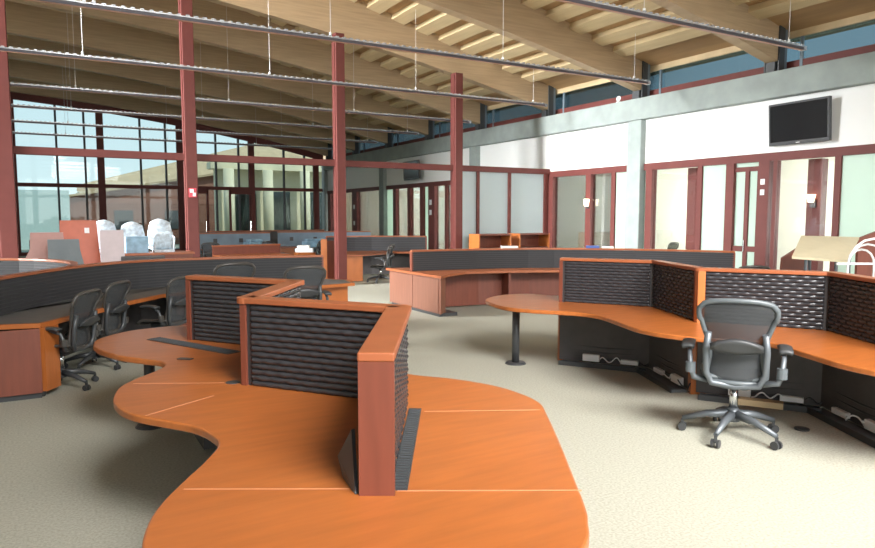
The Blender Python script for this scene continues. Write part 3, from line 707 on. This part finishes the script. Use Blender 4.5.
# ================================================================ FAR STATIONS BEYOND THE PORTAL
def far_station(label, x, y, rz, wdt, colr, top, sock=True, h=1.2):
    t = thing('workstation', label, 'workstation', (0,0,0))
    M_ = Matrix.Translation((x,y,0)) @ Matrix.Rotation(rz, 4, 'Z')
    def bb(a, nm, m):
        q = MB().box(*a); q.v = [tuple(M_ @ Vector(v)) for v in q.v]; return q.build(nm, m, t)
    bb((-wdt/2,wdt/2,-.03,.03,.1,h), 'privacy_panel', colr); bb((-wdt/2,wdt/2,-.05,.05,h,h+.04), 'cap', top)
    bb((-wdt/2,wdt/2,-.75,-.03,.70,.74), 'worktop', top)
    bb((-wdt/2+.05,-wdt/2+.5,-.7,-.1,0,.70), 'pedestal', CHERRY)
    bb((wdt/2-.06,wdt/2,-.7,.03,0,.70), 'end_panel', CHERRYV)
    if sock:
        for k in range(int(wdt/.8)): bb((-wdt/2+.4+k*.8,-wdt/2+.52+k*.8,-.045,-.03,.92,1.05), 'socket', BLACKM)
    return t
BLUEPAN = mat('blue_panel', (.20,.29,.38), .5, var=.12, scale=3)
far_station('far workstation with blue grey screen and sockets just right of the second red column', 5.2, 22.0, -.05, 2.2, BLUEPAN, EDGE)
far_station('far workstation with long blue grey screen left of the middle red column', 8.3, 22.2, -.25, 3.2, BLUEPAN, EDGE)
far_station('far workstation with dark screen at the back, left of the middle red column', 7.0, 24.6, .1, 4.5, DARK, EDGE, False)
far_station('far cherry workstation with bright pedestal right of the second red column', 4.7, 18.6, .1, 1.9, CHERRYV, EDGE, False, .95)
far_station('far workstation with black screen against the left far glazing', 1.2, 22.5, .0, 3.4, DARK, METAL, False, 1.05)
chair(4.0, 19.8, .3, 1, 'dark chair among the far desks right of the second red column')
chair(7.0, 19.9, -.7, .6, 'dark office chair at the far blue screen, left of the middle red column')
chair(5.75, 19.4, .5, -.8, 'grey office chair next to the far bright pedestal')
for i, (x,y,w_,h_,rz) in enumerate(((5.6,21.2,.6,.22,.3),(6.3,18.5,.5,.12,-.4),(7.6,21.2,.8,.2,.1),(8.9,21.1,.5,.25,-.3))):
    q = MB(); q.box(-w_/2,w_/2,-.2,.2,0,h_).box(-w_/2+.05,w_/2-.1,-.15,.12,h_,h_+.08)
    o = q.build('equipment_tray', BLUEP if i%2==0 else PLAST, None, bevel=.02, origin=(0,0,0)); o.location = (x,y,.742); o.rotation_euler.z = rz
    tag(o, ['blue plastic tray on the far blue screened desk nearest the second column','white flat tray on a low stand among the far desks','long blue tray on the far desk in front of the long blue screen','white tray at the right end of the long blue screened desk'][i], 'tray')
tag(MB().box(6.05,6.55,18.3,18.7,0,.742).build('side_table', CHERRY, None), 'small cherry stand under the white tray among the far desks', 'table')
# open cherry hutches at the frosted screen
for i, (x, lab) in enumerate(((10.06,'left'),(11.42,'right'))):
    t = thing('open_cabinet', 'open fronted orange cherry cabinet at the frosted screen, %s of two' % lab, 'cabinet', (x,15.4,0))
    y = 15.15
    MB().box(x-.02,x+.02,y,y+.5,0,1.28).build('side_panel', CHERRY, t); MB().box(x+1.02,x+1.06,y,y+.5,0,1.28).build('side_panel', CHERRY, t)
    MB().box(x+.02,x+1.02,y,y+.5,1.24,1.28).build('top', CHERRYV, t); MB().box(x+.02,x+1.02,y+.46,y+.5,0,1.24).build('back_panel', CHERRYV, t)
    for z in (.06,.45,.86): MB().box(x+.02,x+1.02,y+.02,y+.46,z,z+.03).build('shelf', CHERRYV, t)
# ================================================================ RIGHT EDGE: tilted board and white tubing
def slab(pts, dx, dy, dz=0):
    return MB().add(pts+[(x+dx,y+dy,z+dz) for x,y,z in pts], [(0,1,2,3),(7,6,5,4),(0,4,5,1),(1,5,6,2),(2,6,7,3),(3,7,4,0)])
t = thing('tilted_board', 'cream coloured board tilted up above the right workstation screen', 'board', (9.0, 5.2, 0))
CRB = mat('cream_board', (.62,.55,.38), .5, var=.03)
slab([(8.24,5.18,1.27),(8.86,4.82,1.22),(9.91,5.25,1.49),(9.20,5.66,1.51)], .01, .005, -.03).build('board', CRB, t)
for x, y, z in ((8.45,5.12,1.25),(8.80,4.93,1.22),(9.25,5.55,1.46),(9.75,5.28,1.44)): MB().cyl((x,y), .02, 0, z, 8).build('leg', METAL, t)
t = thing('tube_rack', 'white bent tube rack beside the cream board at the right edge', 'rack', (8.4,4.4,0))
for k in range(3):
    h_ = 1.52-.07*k; r0 = .30-.07*k; cx, cy = 8.50, 4.33; ux, uy = .87, -.5
    pts = [(cx-ux*r0, cy-uy*r0, .0),(cx-ux*r0, cy-uy*r0, 1.2)]
    pts += [(cx-ux*r0*math.cos(a*PI/8), cy-uy*r0*math.cos(a*PI/8), 1.2+(h_-1.2)*math.sin(a*PI/8)) for a in range(1,8)]
    pts += [(cx+ux*r0, cy+uy*r0, 1.2),(cx+ux*r0, cy+uy*r0, 0)]
    MB().tube([(p[0]+.06*k, p[1]+.1*k, p[2]) for p in pts], .014, 8).build('tube', PLAST, t, smooth=True)
for z in (1.22, .7): MB().tube([(8.12,4.55,z),(8.85,4.12,z)], .014, 8).build('crossbar', PLAST, t)
tag(slab([(10.22,5.42,0),(11.4,4.72,0),(11.4,4.72,2.0),(10.22,5.42,1.46)], .03, .05).build('board', CHERRYV), 'brown board with a rising top edge behind the white tube rack at the right edge', 'board')
tag(slab([(9.62,6.25,0),(9.98,6.03,0),(9.94,6.06,1.36),(9.66,6.22,1.15)], .03, .05).build('board', CHERRYV), 'brown board with slanted edge just left of the tilted cream board', 'board')
# bits on the carpet and desks
tag(MB().cyl((5.42,3.25), .06, 0, .012, 12).build('floor_outlet', BLACKM), 'small black floor outlet on the carpet right of the grey chair', 'outlet')

t = thing('security_camera', 'small white camera sitting on the concrete beam near the second roof beam', 'camera', (XW-.05, 13.25, 4.742))
MB().box(XW-.07,XW-.01,13.20,13.30,4.742,4.78).build('foot', PLAST, t)
MB().tube([(XW-.16,13.12,4.84),(XW+.06,13.36,4.86)], .055, 12).build('body', PLAST, t, smooth=True)
MB().cyl((XW-.04,13.25), .02, 4.775, 4.83, 8).build('neck', PLAST, t)
